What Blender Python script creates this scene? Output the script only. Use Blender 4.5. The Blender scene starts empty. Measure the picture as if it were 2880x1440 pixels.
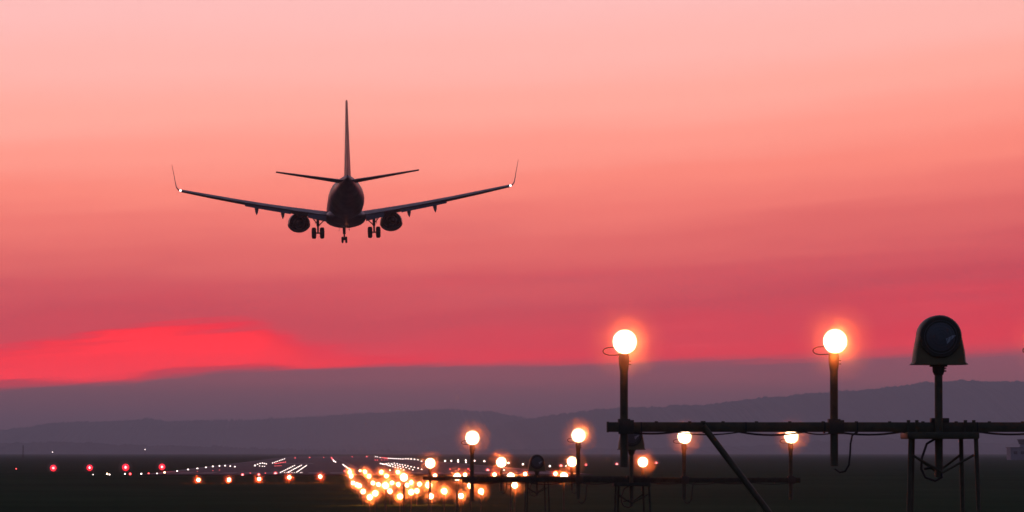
import bpy, math, random
from mathutils import Vector, Matrix, Euler

random.seed(7)
S = bpy.context.scene
COL = S.collection
R = math.radians

# ------------------------------------------------------------------ camera
F = 12096.0 / 2880.0 * 2576.0            # focal length in the 2576-wide reading of the photograph
PITCH = math.atan(494.0 / F)
YAW = math.atan(470.0 / F)
cam_data = bpy.data.cameras.new("camera")
cam = bpy.data.objects.new("camera", cam_data)
COL.objects.link(cam)
cam_data.sensor_width = 36.0
cam_data.lens = 36.0 * 12096.0 / 2880.0
cam_data.clip_start = 0.5
cam_data.clip_end = 60000
cam.location = (0, 0, 0)
cam.rotation_euler = (math.pi / 2 + PITCH, 0, -YAW)
S.camera = cam
CAMR = Euler((math.pi / 2 + PITCH, 0, -YAW)).to_matrix()


def at(u, v, d):
    """survey helper: point at distance d along the runway axis seen at reading (u, v)"""
    w = CAMR @ Vector(((u - 1288.0) / F, (644.0 - v) / F, -1.0))
    return w * (d / w.y)


# ------------------------------------------------------------------ render / exposure
S.view_settings.view_transform = 'Standard'
S.view_settings.look = 'None'
S.view_settings.exposure = 0.0
S.view_settings.gamma = 1.0
S.render.engine = 'CYCLES'
S.cycles.use_denoising = True
S.cycles.volume_bounces = 0
S.cycles.max_bounces = 6
S.cycles.filter_width = 1.6
S.cycles.use_adaptive_sampling = False


def lin(c):
    def f(x):
        x = x / 255.0
        return x / 12.92 if x <= 0.04045 else ((x + 0.055) / 1.055) ** 2.4
    return (f(c[0]), f(c[1]), f(c[2]), 1.0)


# ------------------------------------------------------------------ sky (world)
W = bpy.data.worlds.new("World")
S.world = W
W.use_nodes = True
nt = W.node_tree
nt.nodes.clear()


class N:
    """small node helper"""
    def __init__(self, tree):
        self.t = tree

    def put(self, sock, v):
        if isinstance(v, bpy.types.NodeSocket):
            self.t.links.new(v, sock)
        else:
            sock.default_value = v

    def m(self, op, a, b=None, c=None, clamp=False):
        n = self.t.nodes.new('ShaderNodeMath')
        n.operation = op
        n.use_clamp = clamp
        self.put(n.inputs[0], a)
        if b is not None:
            self.put(n.inputs[1], b)
        if c is not None:
            self.put(n.inputs[2], c)
        return n.outputs[0]

    def step(self, x, lo, hi, a=0.0, b=1.0):
        n = self.t.nodes.new('ShaderNodeMapRange')
        n.interpolation_type = 'SMOOTHSTEP'
        self.put(n.inputs['Value'], x)
        self.put(n.inputs['From Min'], lo)
        self.put(n.inputs['From Max'], hi)
        n.inputs['To Min'].default_value = a
        n.inputs['To Max'].default_value = b
        return n.outputs[0]

    def ramp(self, fac, stops, interp='EASE'):
        n = self.t.nodes.new('ShaderNodeValToRGB')
        r = n.color_ramp
        r.interpolation = interp
        while len(r.elements) < len(stops):
            r.elements.new(0.5)
        for e, (p, c) in zip(r.elements, stops):
            e.position = p
            e.color = c
        self.put(n.inputs[0], fac)
        return n.outputs[0]

    def mix(self, fac, a, b, mode='MIX'):
        n = self.t.nodes.new('ShaderNodeMix')
        n.data_type = 'RGBA'
        n.blend_type = mode
        n.clamp_factor = True
        self.put(n.inputs[0], fac)
        self.put(n.inputs[6], a)
        self.put(n.inputs[7], b)
        return n.outputs[2]

    def noise(self, vec, scale, detail=3.0, rough=0.5):
        n = self.t.nodes.new('ShaderNodeTexNoise')
        self.put(n.inputs['Vector'], vec)
        n.inputs['Scale'].default_value = scale
        n.inputs['Detail'].default_value = detail
        n.inputs['Roughness'].default_value = rough
        return n.outputs[0]

    def xyz(self, x, y, z):
        n = self.t.nodes.new('ShaderNodeCombineXYZ')
        self.put(n.inputs[0], x)
        self.put(n.inputs[1], y)
        self.put(n.inputs[2], z)
        return n.outputs[0]


# haze and mist settings (the sky behind the haze is set so that it arrives with its own colours)
HAZE_DENSITY = 1.55e-4
HAZE_ANISO = 0.35
HAZE_TOP = 174.0
HAZE_FAR = 13000.0
HAZE_LIGHT = (0.098, 0.07, 0.105)       # light the haze itself scatters towards the viewer


g = N(nt)
tc = nt.nodes.new('ShaderNodeTexCoord')
sep = nt.nodes.new('ShaderNodeSeparateXYZ')
nt.links.new(tc.outputs['Generated'], sep.inputs[0])
dx, dy, dz = sep.outputs
elev = g.m('MULTIPLY', g.m('ARCSINE', dz), 180 / math.pi)
azim = g.m('MULTIPLY', g.m('ARCTAN2', dx, dy), 180 / math.pi)
DEG = F * math.pi / 180
V = g.m('SUBTRACT', 1138.0, g.m('MULTIPLY', elev, DEG))
U = g.m('ADD', 818.0, g.m('MULTIPLY', azim, DEG))
streak = g.noise(g.xyz(g.m('MULTIPLY', azim, 0.16), g.m('ADD', g.m('MULTIPLY', elev, 1.5), g.m('MULTIPLY', azim, -0.07)), 3.1), 1.0, 4.0, 0.5)
streak2 = g.noise(g.xyz(g.m('MULTIPLY', azim, 0.35), g.m('ADD', g.m('MULTIPLY', elev, 4.5), g.m('MULTIPLY', azim, -0.25)), 8.4), 1.0, 5.0, 0.55)
disp = g.m('ADD', g.m('MULTIPLY', g.m('SUBTRACT', streak, 0.5), 90.0), g.m('MULTIPLY', g.m('SUBTRACT', streak2, 0.5), 60.0))
disp = g.m('MULTIPLY', disp, g.step(V, 100.0, 620.0, 0.4, 1.15))
Vs = g.m('ADD', g.m('ADD', V, disp), g.m('MULTIPLY', g.m('SUBTRACT', U, 1000.0), g.step(U, 600.0, 2900.0, 0.02, 0.075)))
SKY = [(-0, (255, 190, 186)), (150, (255, 182, 173)), (280, (255, 170, 156)), (380, (255, 154, 139)),
       (480, (250, 137, 123)), (560, (238, 121, 113)), (640, (222, 104, 103)), (720, (207, 87, 95)),
       (800, (197, 76, 89)), (860, (206, 71, 86)), (930, (212, 66, 82))]
main = g.ramp(g.m('DIVIDE', Vs, 1000.0), [(v / 1000.0, lin(c)) for v, c in SKY], 'EASE')
# a broad rosier streak in the lower sky
rose = g.m('MULTIPLY', g.step(streak2, 0.5, 0.72), g.m('MULTIPLY', g.step(V, 620.0, 760.0), 0.16))
main = g.mix(rose, main, lin((232, 80, 92)))
streak3 = g.noise(g.xyz(g.m('MULTIPLY', azim, 0.30), g.m('ADD', g.m('MULTIPLY', elev, 3.0), g.m('MULTIPLY', azim, 0.10)), 15.7), 1.0, 6.0, 0.6)
streak4 = g.noise(g.xyz(g.m('MULTIPLY', azim, 0.9), g.m('ADD', g.m('MULTIPLY', elev, 14.0), g.m('MULTIPLY', azim, -0.9)), 21.3), 1.0, 6.0, 0.6)
mauve = g.m('MULTIPLY', g.step(streak3, 0.50, 0.74), g.step(V, 430.0, 720.0, 0.0, 0.30))
main = g.mix(mauve, main, lin((186, 82, 96)))
thin = g.m('MULTIPLY', g.step(streak4, 0.54, 0.8), g.step(V, 380.0, 780.0, 0.0, 0.30))
main = g.mix(thin, main, lin((228, 92, 101)))
streak5 = g.noise(g.xyz(g.m('MULTIPLY', azim, 0.55), g.m('ADD', g.m('MULTIPLY', elev, 11.0), g.m('MULTIPLY', azim, -0.75)), 33.9), 1.0, 7.0, 0.62)
# the red afterglow patch above the cloud bank
gx = g.m('DIVIDE', g.m('SUBTRACT', U, 330.0), 470.0)
gauss = g.m('POWER', 2.71828, g.m('MULTIPLY', g.m('MULTIPLY', gx, gx), -1.0))
TOP = [(-200, 915), (0, 897), (160, 874), (317, 836), (385, 826), (560, 824), (660, 829), (710, 852), (790, 878), (1000, 898), (2400, 925)]
tr = g.ramp(g.m('DIVIDE', g.m('ADD', U, 200.0), 3000.0), [((u + 200) / 3000.0, ((v - 800) / 200.0,) * 3 + (1,)) for u, v in TOP], 'EASE')
top_edge = g.m('ADD', g.m('ADD', g.m('MULTIPLY', tr, 200.0), 800.0), g.m('ADD', g.m('MULTIPLY', g.m('SUBTRACT', streak2, 0.5), 60.0), g.m('MULTIPLY', g.m('SUBTRACT', streak5, 0.5), 150.0)))
FOOT = [(-200, 962), (0, 958), (226, 955), (317, 947), (408, 931), (543, 919), (680, 918), (815, 926), (996, 920), (1400, 908), (2400, 885)]
fr = g.ramp(g.m('DIVIDE', g.m('ADD', U, 200.0), 3000.0), [((u + 200) / 3000.0, ((v - 800) / 200.0,) * 3 + (1,)) for u, v in FOOT], 'LINEAR')
foot = g.m('ADD', g.m('ADD', g.m('MULTIPLY', fr, 200.0), 800.0), g.m('MULTIPLY', g.m('SUBTRACT', streak5, 0.5), 40.0))
redmask = g.m('MULTIPLY', g.step(V, g.m('SUBTRACT', top_edge, 30.0), g.m('ADD', top_edge, g.step(U, 300.0, 700.0, 34.0, 52.0))), g.m('MINIMUM', 1.0, g.m('MULTIPLY', gauss, 1.5)))
redmask = g.m('MULTIPLY', redmask, g.step(streak5, 0.30, 0.56, 0.74, 1.0))
main = g.mix(redmask, main, (1.12, 0.009, 0.042, 1.0))
low = g.m('MULTIPLY', g.step(V, 850.0, 925.0), g.step(U, 1900.0, 900.0, 0.0, 0.6))
main = g.mix(low, main, lin((226, 62, 80)))
main = g.mix(g.m('MULTIPLY', g.step(V, g.m('SUBTRACT', foot, 7.0), g.m('ADD', foot, 9.0)), g.step(U, 700.0, 1300.0, 0.85, 0.0)), main, lin((172, 72, 88)))
# cloud bank along the horizon
EDGE = [(0, 980), (226, 967), (340, 962), (410, 949), (543, 937), (680, 932), (996, 923), (1150, 918), (1500, 912), (2000, 896), (2576, 879)]
er = g.ramp(g.m('DIVIDE', g.m('ADD', U, 200.0), 3000.0), [((u + 200) / 3000.0, ((v - 800) / 200.0,) * 3 + (1,)) for u, v in EDGE], 'LINEAR')
erv = g.m('ADD', g.m('ADD', g.m('MULTIPLY', er, 200.0), 800.0), g.m('ADD', g.m('MULTIPLY', g.m('SUBTRACT', streak2, 0.5), 16.0), g.m('MULTIPLY', g.m('SUBTRACT', streak5, 0.5), 34.0)))
bank = g.step(V, g.m('SUBTRACT', erv, g.step(U, 300.0, 2600.0, 10.0, 22.0)), g.m('ADD', erv, g.step(U, 300.0, 2600.0, 8.0, 26.0)))
BANK = [(880, (136, 82, 98)), (950, (127, 81, 95)), (1000, (115, 79, 93)), (1050, (99, 76, 92)), (1138, (82, 70, 86))]
bankc = g.ramp(g.m('DIVIDE', g.m('SUBTRACT', V, 850.0), 300.0), [((v - 850) / 300.0, lin(c)) for v, c in BANK], 'LINEAR')
front = g.mix(bank, main, bankc)
# the air in front takes away part of the sky's light and adds its own: set the sky so that both together arrive right
path = g.m('MINIMUM', HAZE_FAR, g.m('DIVIDE', HAZE_TOP, g.m('MAXIMUM', g.m('MULTIPLY', elev, math.pi / 180), 1e-4)))
thru = g.m('MAXIMUM', g.m('POWER', 2.718282, g.m('MULTIPLY', path, -HAZE_DENSITY)), 0.2)


def vec(op, a, b_):
    n = nt.nodes.new('ShaderNodeVectorMath')
    n.operation = op
    g.put(n.inputs[0], a)
    g.put(n.inputs[1], b_)
    return n.outputs[0]


inv = g.m('DIVIDE', 1.0, thru)
loss = g.m('SUBTRACT', 1.0, thru)
air = vec('MULTIPLY', HAZE_LIGHT, g.xyz(loss, loss, loss))
front = vec('MAXIMUM', vec('MULTIPLY', vec('SUBTRACT', front, air), g.xyz(inv, inv, inv)), (0, 0, 0))
# higher up and behind: dusk purple to dark blue
upper = g.ramp(g.m('DIVIDE', elev, 90.0), [(0.06, lin((255, 192, 188))), (0.12, lin((225, 165, 180))), (0.22, lin((150, 142, 172))), (0.45, lin((92, 102, 136))), (1.0, lin((64, 74, 106)))], 'LINEAR')
front = g.mix(g.step(elev, 5.6, 9.0), front, upper)
back = g.ramp(g.m('DIVIDE', elev, 90.0), [(0.0, lin((66, 77, 98))), (0.15, lin((80, 89, 112))), (0.5, lin((72, 82, 112))), (1.0, lin((64, 74, 106)))], 'LINEAR')
hor = g.m('SQRT', g.m('ADD', g.m('ADD', g.m('MULTIPLY', dx, dx), g.m('MULTIPLY', dy, dy)), 1e-6))
facing = g.step(g.m('DIVIDE', dy, hor), 0.1, 0.93)
sky = g.mix(facing, back, front)
bg = nt.nodes.new('ShaderNodeBackground')
nt.links.new(sky, bg.inputs['Color'])
bg.inputs['Strength'].default_value = 1.0
wo = nt.nodes.new('ShaderNodeOutputWorld')
nt.links.new(bg.outputs[0], wo.inputs['Surface'])

HALO_LAYERS = [(1.0, 0.045), (0.66, 0.12), (0.43, 0.27)]      # (share of the radius, density) of the balls added for lamp halos


# ------------------------------------------------------------------ materials
def mat(name, color, rough=0.6, metal=0.0, noise=0.0, scale=8.0, bump=0.0, spec=0.5):
    m = bpy.data.materials.new(name)
    m.use_nodes = True
    t = m.node_tree
    b = t.nodes['Principled BSDF']
    b.inputs['Roughness'].default_value = rough
    b.inputs['Metallic'].default_value = metal
    b.inputs['Specular IOR Level'].default_value = spec
    h = N(t)
    if noise > 0 or bump > 0:
        c = t.nodes.new('ShaderNodeTexCoord')
        n = h.noise(c.outputs['Object'], scale, 5.0, 0.6)
        a = tuple(x * (1 - noise) for x in color) + (1,)
        z = tuple(min(1, x * (1 + noise)) for x in color) + (1,)
        t.links.new(h.ramp(n, [(0.3, a), (0.7, z)], 'LINEAR'), b.inputs['Base Color'])
        h.put(b.inputs['Roughness'], h.step(n, 0.2, 0.8, max(0.05, rough - 0.12), min(1, rough + 0.12)))
        if bump > 0:
            bm_ = t.nodes.new('ShaderNodeBump')
            bm_.inputs['Strength'].default_value = bump
            t.links.new(n, bm_.inputs['Height'])
            t.links.new(bm_.outputs[0], b.inputs['Normal'])
    else:
        b.inputs['Base Color'].default_value = tuple(color) + (1,)
    return m


def glow(name, color, strength):
    m = bpy.data.materials.new(name)
    m.use_nodes = True
    b = m.node_tree.nodes['Principled BSDF']
    b.inputs['Base Color'].default_value = (0.6, 0.6, 0.6, 1)
    b.inputs['Roughness'].default_value = 0.2
    b.inputs['Emission Color'].default_value = tuple(color) + (1,)
    b.inputs['Emission Strength'].default_value = strength
    m.cycles.emission_sampling = 'NONE'
    return m


def volume(name, density, color, aniso):
    m = bpy.data.materials.new(name)
    m.use_nodes = True
    t = m.node_tree
    t.nodes.clear()
    p = t.nodes.new('ShaderNodeVolumePrincipled')
    p.inputs['Color'].default_value = tuple(color) + (1,)
    p.inputs['Density'].default_value = density
    p.inputs['Anisotropy'].default_value = aniso
    o = t.nodes.new('ShaderNodeOutputMaterial')
    t.links.new(p.outputs[0], o.inputs['Volume'])
    return m


M = {
    'steel': mat('weathered_olive_steel', (0.07, 0.062, 0.034), 0.6, 0.0, 0.35, 14.0, 0.15),
    'steel_dark': mat('dark_painted_steel', (0.05, 0.046, 0.034), 0.6, 0.0, 0.3, 20.0),
    'steel_far': mat('dull_dark_steel', (0.045, 0.052, 0.04), 0.8, 0.0, 0.3, 14.0, 0.0, 0.2),
    'yellow': mat('faded_yellow_painted_housing', (0.13, 0.112, 0.055), 0.5, 0.0, 0.25, 9.0, 0.1),
    'rubber': mat('black_cable_rubber', (0.012, 0.012, 0.012), 0.5),
    'strobe_glass': mat('dark_strobe_glass', (0.12, 0.12, 0.14), 0.3),
    'glass_glint': mat('pale_glint_patch', (0.5, 0.5, 0.58), 0.4, 0.0),  # pale colour of the reflection patch on the strobe window
    'lamp': glow('lit_approach_lamp', (1.0, 0.86, 0.62), 5.0),
    'white': glow('lit_white_lens', (1.0, 0.80, 0.74), 6.0),
    'orange': glow('lit_orange_lens', (1.0, 0.62, 0.32), 16.0),
    'red': glow('lit_red_lens', (1.0, 0.14, 0.13), 4.0),
    'red_halo': glow('red_halo_glow', (1.0, 0.002, 0.012), 1.8),  # emission for the red halo drawn around the hot cores
    'papi': glow('lit_red_slope_lens', (1.0, 0.42, 0.40), 3.0),
    'navlight': glow('lit_wingtip_light', (1.0, 0.86, 0.82), 6.0),
    'beacon': glow('lit_red_beacon', (1.0, 0.18, 0.1), 0.8),
    'paint': mat('dark_blue_aircraft_paint', (0.004, 0.008, 0.016), 0.42, 0.0, 0.12, 0.8),
    'paint_fin': mat('warm_fin_paint', (0.30, 0.17, 0.12), 0.45, 0.0, 0.15, 0.6),
    'paint_wing': mat('grey_wing_paint', (0.010, 0.015, 0.032), 0.5, 0.0, 0.15, 1.2),
    'engine': mat('dark_nacelle_paint', (0.004, 0.006, 0.010), 0.45, 0.0, 0.1, 1.5),
    'hot_metal': mat('exhaust_metal', (0.012, 0.012, 0.013), 0.5, 0.5, 0.2, 5.0),
    'gear': mat('landing_gear_metal', (0.05, 0.048, 0.05), 0.4, 0.4, 0.2, 6.0),
    'tyre': mat('tyre_rubber', (0.010, 0.010, 0.011), 0.75, 0.0, 0.2, 12.0),
    'hill': mat('wooded_hill', (0.06, 0.075, 0.065), 0.95, 0.0, 0.4, 0.01, 0.0, 0.0),
    'runway': mat('runway_asphalt', (0.03, 0.03, 0.033), 0.75, 0.0, 0.25, 0.15, 0.0, 0.15),
    'marking': mat('worn_white_marking', (0.12, 0.12, 0.115), 0.8, 0.0, 0.25, 0.8),
    'concrete': mat('pale_blue_render', (0.17, 0.19, 0.24), 0.7, 0.0, 0.2, 0.6),
    'roof': mat('grey_roof_sheet', (0.10, 0.10, 0.12), 0.6, 0.0, 0.2, 1.0),
    'pane': mat('dark_window_glass', (0.02, 0.025, 0.03), 0.1),
}


def grass_material():
    m = bpy.data.materials.new('dark_grass')
    m.use_nodes = True
    t = m.node_tree
    h = N(t)
    b = t.nodes['Principled BSDF']
    c = t.nodes.new('ShaderNodeTexCoord')
    a = h.noise(c.outputs['Object'], 0.05, 6.0, 0.6)
    f = h.noise(c.outputs['Object'], 2.5, 6.0, 0.7)
    base = h.ramp(a, [(0.3, (0.019, 0.05, 0.021, 1)), (0.5, (0.028, 0.07, 0.028, 1)), (0.72, (0.043, 0.088, 0.038, 1))], 'LINEAR')
    base = h.mix(h.m('MULTIPLY', f, 0.6), base, (0.016, 0.044, 0.018, 1))
    t.links.new(base, b.inputs['Base Color'])
    b.inputs['Roughness'].default_value = 0.95
    b.inputs['Specular IOR Level'].default_value = 0.0
    bm_ = t.nodes.new('ShaderNodeBump')
    bm_.inputs['Strength'].default_value = 0.8
    bm_.inputs['Distance'].default_value = 0.2
    t.links.new(f, bm_.inputs['Height'])
    t.links.new(bm_.outputs[0], b.inputs['Normal'])
    return m


M['grass'] = grass_material()


# ------------------------------------------------------------------ mesh builder
class MB:
    def __init__(self):
        self.v, self.f, self.mi = [], [], []

    def add(self, verts, faces, mi=0):
        o = len(self.v)
        self.v += [tuple(p) for p in verts]
        self.f += [tuple(i + o for i in q) for q in faces]
        self.mi += [mi] * len(faces)

    def box(self, c, s, rot=None, mi=0, bevel=0.0):
        hx, hy, hz = s[0] / 2, s[1] / 2, s[2] / 2
        c = Vector(c)
        if bevel > 0:
            b = bevel
            ring = [(-hx + b, -hy), (hx - b, -hy), (hx, -hy + b), (hx, hy - b), (hx - b, hy), (-hx + b, hy), (-hx, hy - b), (-hx, -hy + b)]
            vs, n = [], 8
            for z, k in ((-hz, 1), (-hz + b, 0), (hz - b, 0), (hz, 1)):
                for x, y in ring:
                    vs.append(Vector((x - (b if k else 0) * (1 if x > 0 else -1) * .5, y - (b if k else 0) * (1 if y > 0 else -1) * .5, z)))
            fs = []
            for r in range(3):
                for i in range(n):
                    fs.append((r * n + i, r * n + (i + 1) % n, (r + 1) * n + (i + 1) % n, (r + 1) * n + i))
            fs.append(tuple(range(n - 1, -1, -1)))
            fs.append(tuple(range(3 * n, 4 * n)))
        else:
            vs = [Vector((x, y, z)) for z in (-hz, hz) for x, y in ((-hx, -hy), (hx, -hy), (hx, hy), (-hx, hy))]
            fs = [(3, 2, 1, 0), (4, 5, 6, 7), (0, 1, 5, 4), (1, 2, 6, 5), (2, 3, 7, 6), (3, 0, 4, 7)]
        if rot is not None:
            vs = [rot @ p for p in vs]
        self.add([p + c for p in vs], fs, mi)

    def tube(self, pts, rad, n=12, mi=0, caps=True):
        pts = [Vector(p) for p in pts]
        if not isinstance(rad, (list, tuple)):
            rad = [rad] * len(pts)
        vs, fs = [], []
        prev = None
        for i, p in enumerate(pts):
            d = (pts[min(i + 1, len(pts) - 1)] - pts[max(i - 1, 0)]).normalized()
            if prev is None:
                up = Vector((0, 0, 1)) if abs(d.z) < 0.9 else Vector((1, 0, 0))
                a = d.cross(up).normalized()
            else:
                a = (prev - d * prev.dot(d)).normalized()
            prev = a
            b = d.cross(a)
            for k in range(n):
                t = 2 * math.pi * k / n
                vs.append(p + (a * math.cos(t) + b * math.sin(t)) * rad[i])
        for i in range(len(pts) - 1):
            for k in range(n):
                fs.append((i * n + k, i * n + (k + 1) % n, (i + 1) * n + (k + 1) % n, (i + 1) * n + k))
        if caps:
            fs.append(tuple(range(n - 1, -1, -1)))
            fs.append(tuple(range((len(pts) - 1) * n, len(pts) * n)))
        self.add(vs, fs, mi)

    def lathe(self, c, axis, prof, n=20, mi=0, sx=1.0):
        """prof: (distance along axis, radius)"""
        c, axis = Vector(c), Vector(axis).normalized()
        self.tube([c + axis * p for p, r in prof], [max(r, 1e-4) for p, r in prof], n, mi)

    def sphere(self, c, r, n=12, m=8, mi=0):
        c = Vector(c)
        vs = [c + Vector((0, 0, r))]
        for j in range(1, m):
            t = math.pi * j / m
            for i in range(n):
                a = 2 * math.pi * i / n
                vs.append(c + Vector((math.sin(t) * math.cos(a), math.sin(t) * math.sin(a), math.cos(t))) * r)
        vs.append(c - Vector((0, 0, r)))
        fs = [(0, 1 + i, 1 + (i + 1) % n) for i in range(n)]
        for j in range(m - 2):
            for i in range(n):
                a, b = 1 + j * n + i, 1 + j * n + (i + 1) % n
                fs.append((a, a + n, b + n, b))
        e = len(vs) - 1
        o = 1 + (m - 2) * n
        fs += [(o + i, e, o + (i + 1) % n) for i in range(n)]
        self.add(vs, fs, mi)

    def loft(self, secs, mi=0, caps=True):
        n = len(secs[0])
        vs = [p for s in secs for p in s]
        fs = []
        for i in range(len(secs) - 1):
            for k in range(n):
                fs.append((i * n + k, i * n + (k + 1) % n, (i + 1) * n + (k + 1) % n, (i + 1) * n + k))
        if caps:
            fs.append(tuple(range(n - 1, -1, -1)))
            fs.append(tuple(range((len(secs) - 1) * n, len(secs) * n)))
        self.add(vs, fs, mi)

    def mesh(self, name, mats, smooth=True):
        import bmesh
        me = bpy.data.meshes.new(name)
        me.from_pydata(self.v, [], self.f)
        for x in (mats if isinstance(mats, (list, tuple)) else [mats]):
            me.materials.append(x)
        me.polygons.foreach_set('material_index', self.mi)
        bm = bmesh.new()
        bm.from_mesh(me)
        bmesh.ops.recalc_face_normals(bm, faces=bm.faces)
        bm.to_mesh(me)
        bm.free()
        if smooth:
            me.polygons.foreach_set('use_smooth', [True] * len(me.polygons))
            me.set_sharp_from_angle(angle=R(38))
        me.update()
        return me

    def build(self, name, mats, parent=None, smooth=True, loc=None):
        return put(name, self.mesh(name, mats, smooth), parent, loc)


def put(name, me, parent=None, loc=None):
    o = bpy.data.objects.new(name, me)
    COL.objects.link(o)
    if parent is not None:
        o.parent = parent
    if loc is not None:
        o.location = loc
    return o


def tag(o, label=None, cat=None, group=None, kind=None):
    if label:
        o['label'] = label
    if cat:
        o['category'] = cat
    if group:
        o['group'] = group
    if kind:
        o['kind'] = kind
    return o


def thing(name, label, cat, loc=(0, 0, 0), group=None, rot=None):
    o = bpy.data.objects.new(name, None)
    o.empty_display_size = 0.3
    COL.objects.link(o)
    o.location = loc
    if rot:
        o.rotation_euler = rot
    return tag(o, label, cat, group)


def lerp_table(tab, x):
    if x <= tab[0][0]:
        return tab[0][1]
    for (a, p), (b, q) in zip(tab, tab[1:]):
        if x <= b:
            return p + (q - p) * (x - a) / (b - a)
    return tab[-1][1]


def wob(x, seed=0.0):
    return (math.sin(x * 1.0 + seed) + 0.6 * math.sin(x * 2.3 + seed * 2.1) + 0.4 * math.sin(x * 5.1 + seed * 3.7)
            + 0.25 * math.sin(x * 11.3 + seed * 1.3) + 0.18 * math.sin(x * 23.7 + seed * 4.1)) / 2.43


# ------------------------------------------------------------------ ground, runway, hills
GROUND = [(-200, -1.6), (0, -1.6), (30, -1.75), (60, -1.9), (90, -2.1), (120, -2.35), (150, -2.6), (180, -2.85), (210, -3.0),
          (240, -2.95), (270, -2.87), (300, -2.87), (330, -2.83), (360, -2.55), (390, -2.33), (420, -2.30), (20000, -2.30)]


def ground_z(y):
    return lerp_table(GROUND, y)


ys = [-150, -60, -20] + [i * 10.0 for i in range(0, 46)] + [470, 500, 550, 600, 700, 800, 1000, 1300, 1700, 2200, 3000, 4500, 7000, 10000, 12800]
xs = [-9000, -4000, -2000, -1000, -600, -400, -250, -150, -100, -70, -50, -35, -25, -18, -12, -8, -4, 0, 4, 8, 12, 18, 25, 35, 50, 70, 100, 150, 250, 400, 600, 1000, 2000, 4000, 9000]
b = MB()
vs = []
for y in ys:
    for x in xs:
        z = ground_z(y)
        if 0 < y < 400:
            z += 0.05 * wob(x * 0.13, y * 0.21)
        vs.append((x, y, z))
nx = len(xs)
b.add(vs, [(j * nx + i, j * nx + i + 1, (j + 1) * nx + i + 1, (j + 1) * nx + i) for j in range(len(ys) - 1) for i in range(nx - 1)])
tag(b.build('ground', M['grass']), 'dark grass airfield falling away under the approach lights', kind='structure')

RX = 4.3       # runway centre line, metres to the right of the camera
b = MB()
b.box((RX, 1450, -2.24), (45, 2040, 0.10))
tag(b.build('runway', M['runway'], smooth=False), 'long asphalt runway running away to the horizon', kind='structure')
b = MB()
for k in range(8):
    for s in (-1, 1):
        b.box((RX + s * (3.0 + k * 2.3), 460, -2.186), (1.5, 30, 0.008))
for k in range(24):
    b.box((RX, 520 + k * 60, -2.186), (0.9, 30, 0.008))
for s in (-1, 1):
    b.box((RX + s * 21.6, 1450, -2.186), (0.9, 2030, 0.008))
    b.box((RX + s * 9.5, 850, -2.186), (6, 50, 0.008))
tag(b.build('runway_markings', M['marking'], smooth=False), 'painted stripes on the asphalt runway', kind='structure')

RIDGE_A = [(-900, 1085), (-100, 1088), (0, 1084), (60, 1080), (110, 1068), (200, 1063), (300, 1060), (370, 1055), (420, 1060), (600, 1057),
           (760, 1050), (900, 1040), (1050, 1033), (1135, 1029), (1240, 1037), (1320, 1053), (1390, 1066), (1600, 1080), (3500, 1095)]
RIDGE_B = [(600, 1138), (1050, 1110), (1300, 1060), (1450, 1036), (1592, 1026), (1783, 1018), (1936, 1000), (2089, 987), (2241, 976), (2318, 964), (2394, 959), (2576, 960), (2800, 966), (3600, 1000)]
RIDGE_C = [(-900, 1112), (0, 1118), (150, 1112), (300, 1120), (520, 1124), (800, 1132), (1100, 1134), (1600, 1130), (1900, 1124), (2050, 1112), (2230, 1104), (2400, 1108), (2576, 1122), (3600, 1130)]


def ridge(tab, d, depth, seed, jag, trees, u0=-500, u1=3100, n=3000):
    b = MB()
    vs = []
    rows = [(-1.0, 0.0), (-0.55, 0.42), (-0.25, 0.8), (0.0, 1.0), (0.35, 0.75), (1.0, 0.0)]
    for i in range(n + 1):
        u = u0 + (u1 - u0) * i / n
        x = (u - 818.0) / F * d
        h = max(0.5, (1138 - lerp_table(tab, u)) / F * d)
        h += jag * (wob(u * 0.035, seed) + 0.55 * wob(u * 0.31, seed * 2) + 0.25 * random.uniform(-1, 1)) * min(1, h / (jag * 4 + 1e-6))
        h += trees * (random.random() ** 1.6 - 0.4) * (0.55 + 0.45 * wob(u * 0.06, seed * 3)) * min(1, h / (jag * 4 + 1e-6))
        for k, (t, s) in enumerate(rows):
            yy = d + t * depth + (40 * wob(u * 0.01 + k, seed) if 0 < k < 5 else 0)
            vs.append((x, yy, -2.5 + (h + 2.5) * s * (1 if k == 3 else 1 + 0.08 * wob(u * 0.05 + k * 3, seed))))
    m = len(rows)
    b.add(vs, [(i * m + k, (i + 1) * m + k, (i + 1) * m + k + 1, i * m + k + 1) for i in range(n) for k in range(m - 1)])
    return b.build('hills', M['hill'])


tag(ridge(RIDGE_A, 11000, 1400, 1.3, 1.6, 11.0), 'long low wooded ridge fading into haze', kind='structure')
tag(ridge(RIDGE_B, 9600, 1300, 4.1, 1.6, 11.0), 'higher hill rising behind the near light bar', kind='structure')
tag(ridge(RIDGE_C, 7600, 500, 6.2, 0.9, 8.0), 'dim low rise with trees in front of the hills', kind='structure')

# ------------------------------------------------------------------ haze box
b = MB()
b.box((0, 6350, 85), (19000, 13300, 178))
tag(b.build('haze', volume('haze_air', HAZE_DENSITY, (0.86, 0.96, 1.0), HAZE_ANISO), smooth=False), 'thin dusk haze over the whole airfield', kind='stuff')

# ------------------------------------------------------------------ aircraft
PL_D = 449.0
plane = thing('passenger_jet', 'twin-engine passenger jet with upswept winglets landing with its wheels down', 'aircraft',
              at(869, 511, PL_D), rot=(R(0.1), R(-1.05), R(0.45)))


def ell(y, hw, hh, zc, n=28, flat=0.0):
    out = []
    for k in range(n):
        t = 2 * math.pi * k / n
        z = hh * math.sin(t)
        if flat and z < 0:
            z *= (1 - flat)
        out.append(Vector((hw * math.cos(t) * (1 + (flat * 0.25 if math.sin(t) < 0 else 0)), y, zc + z)))
    return out


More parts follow.
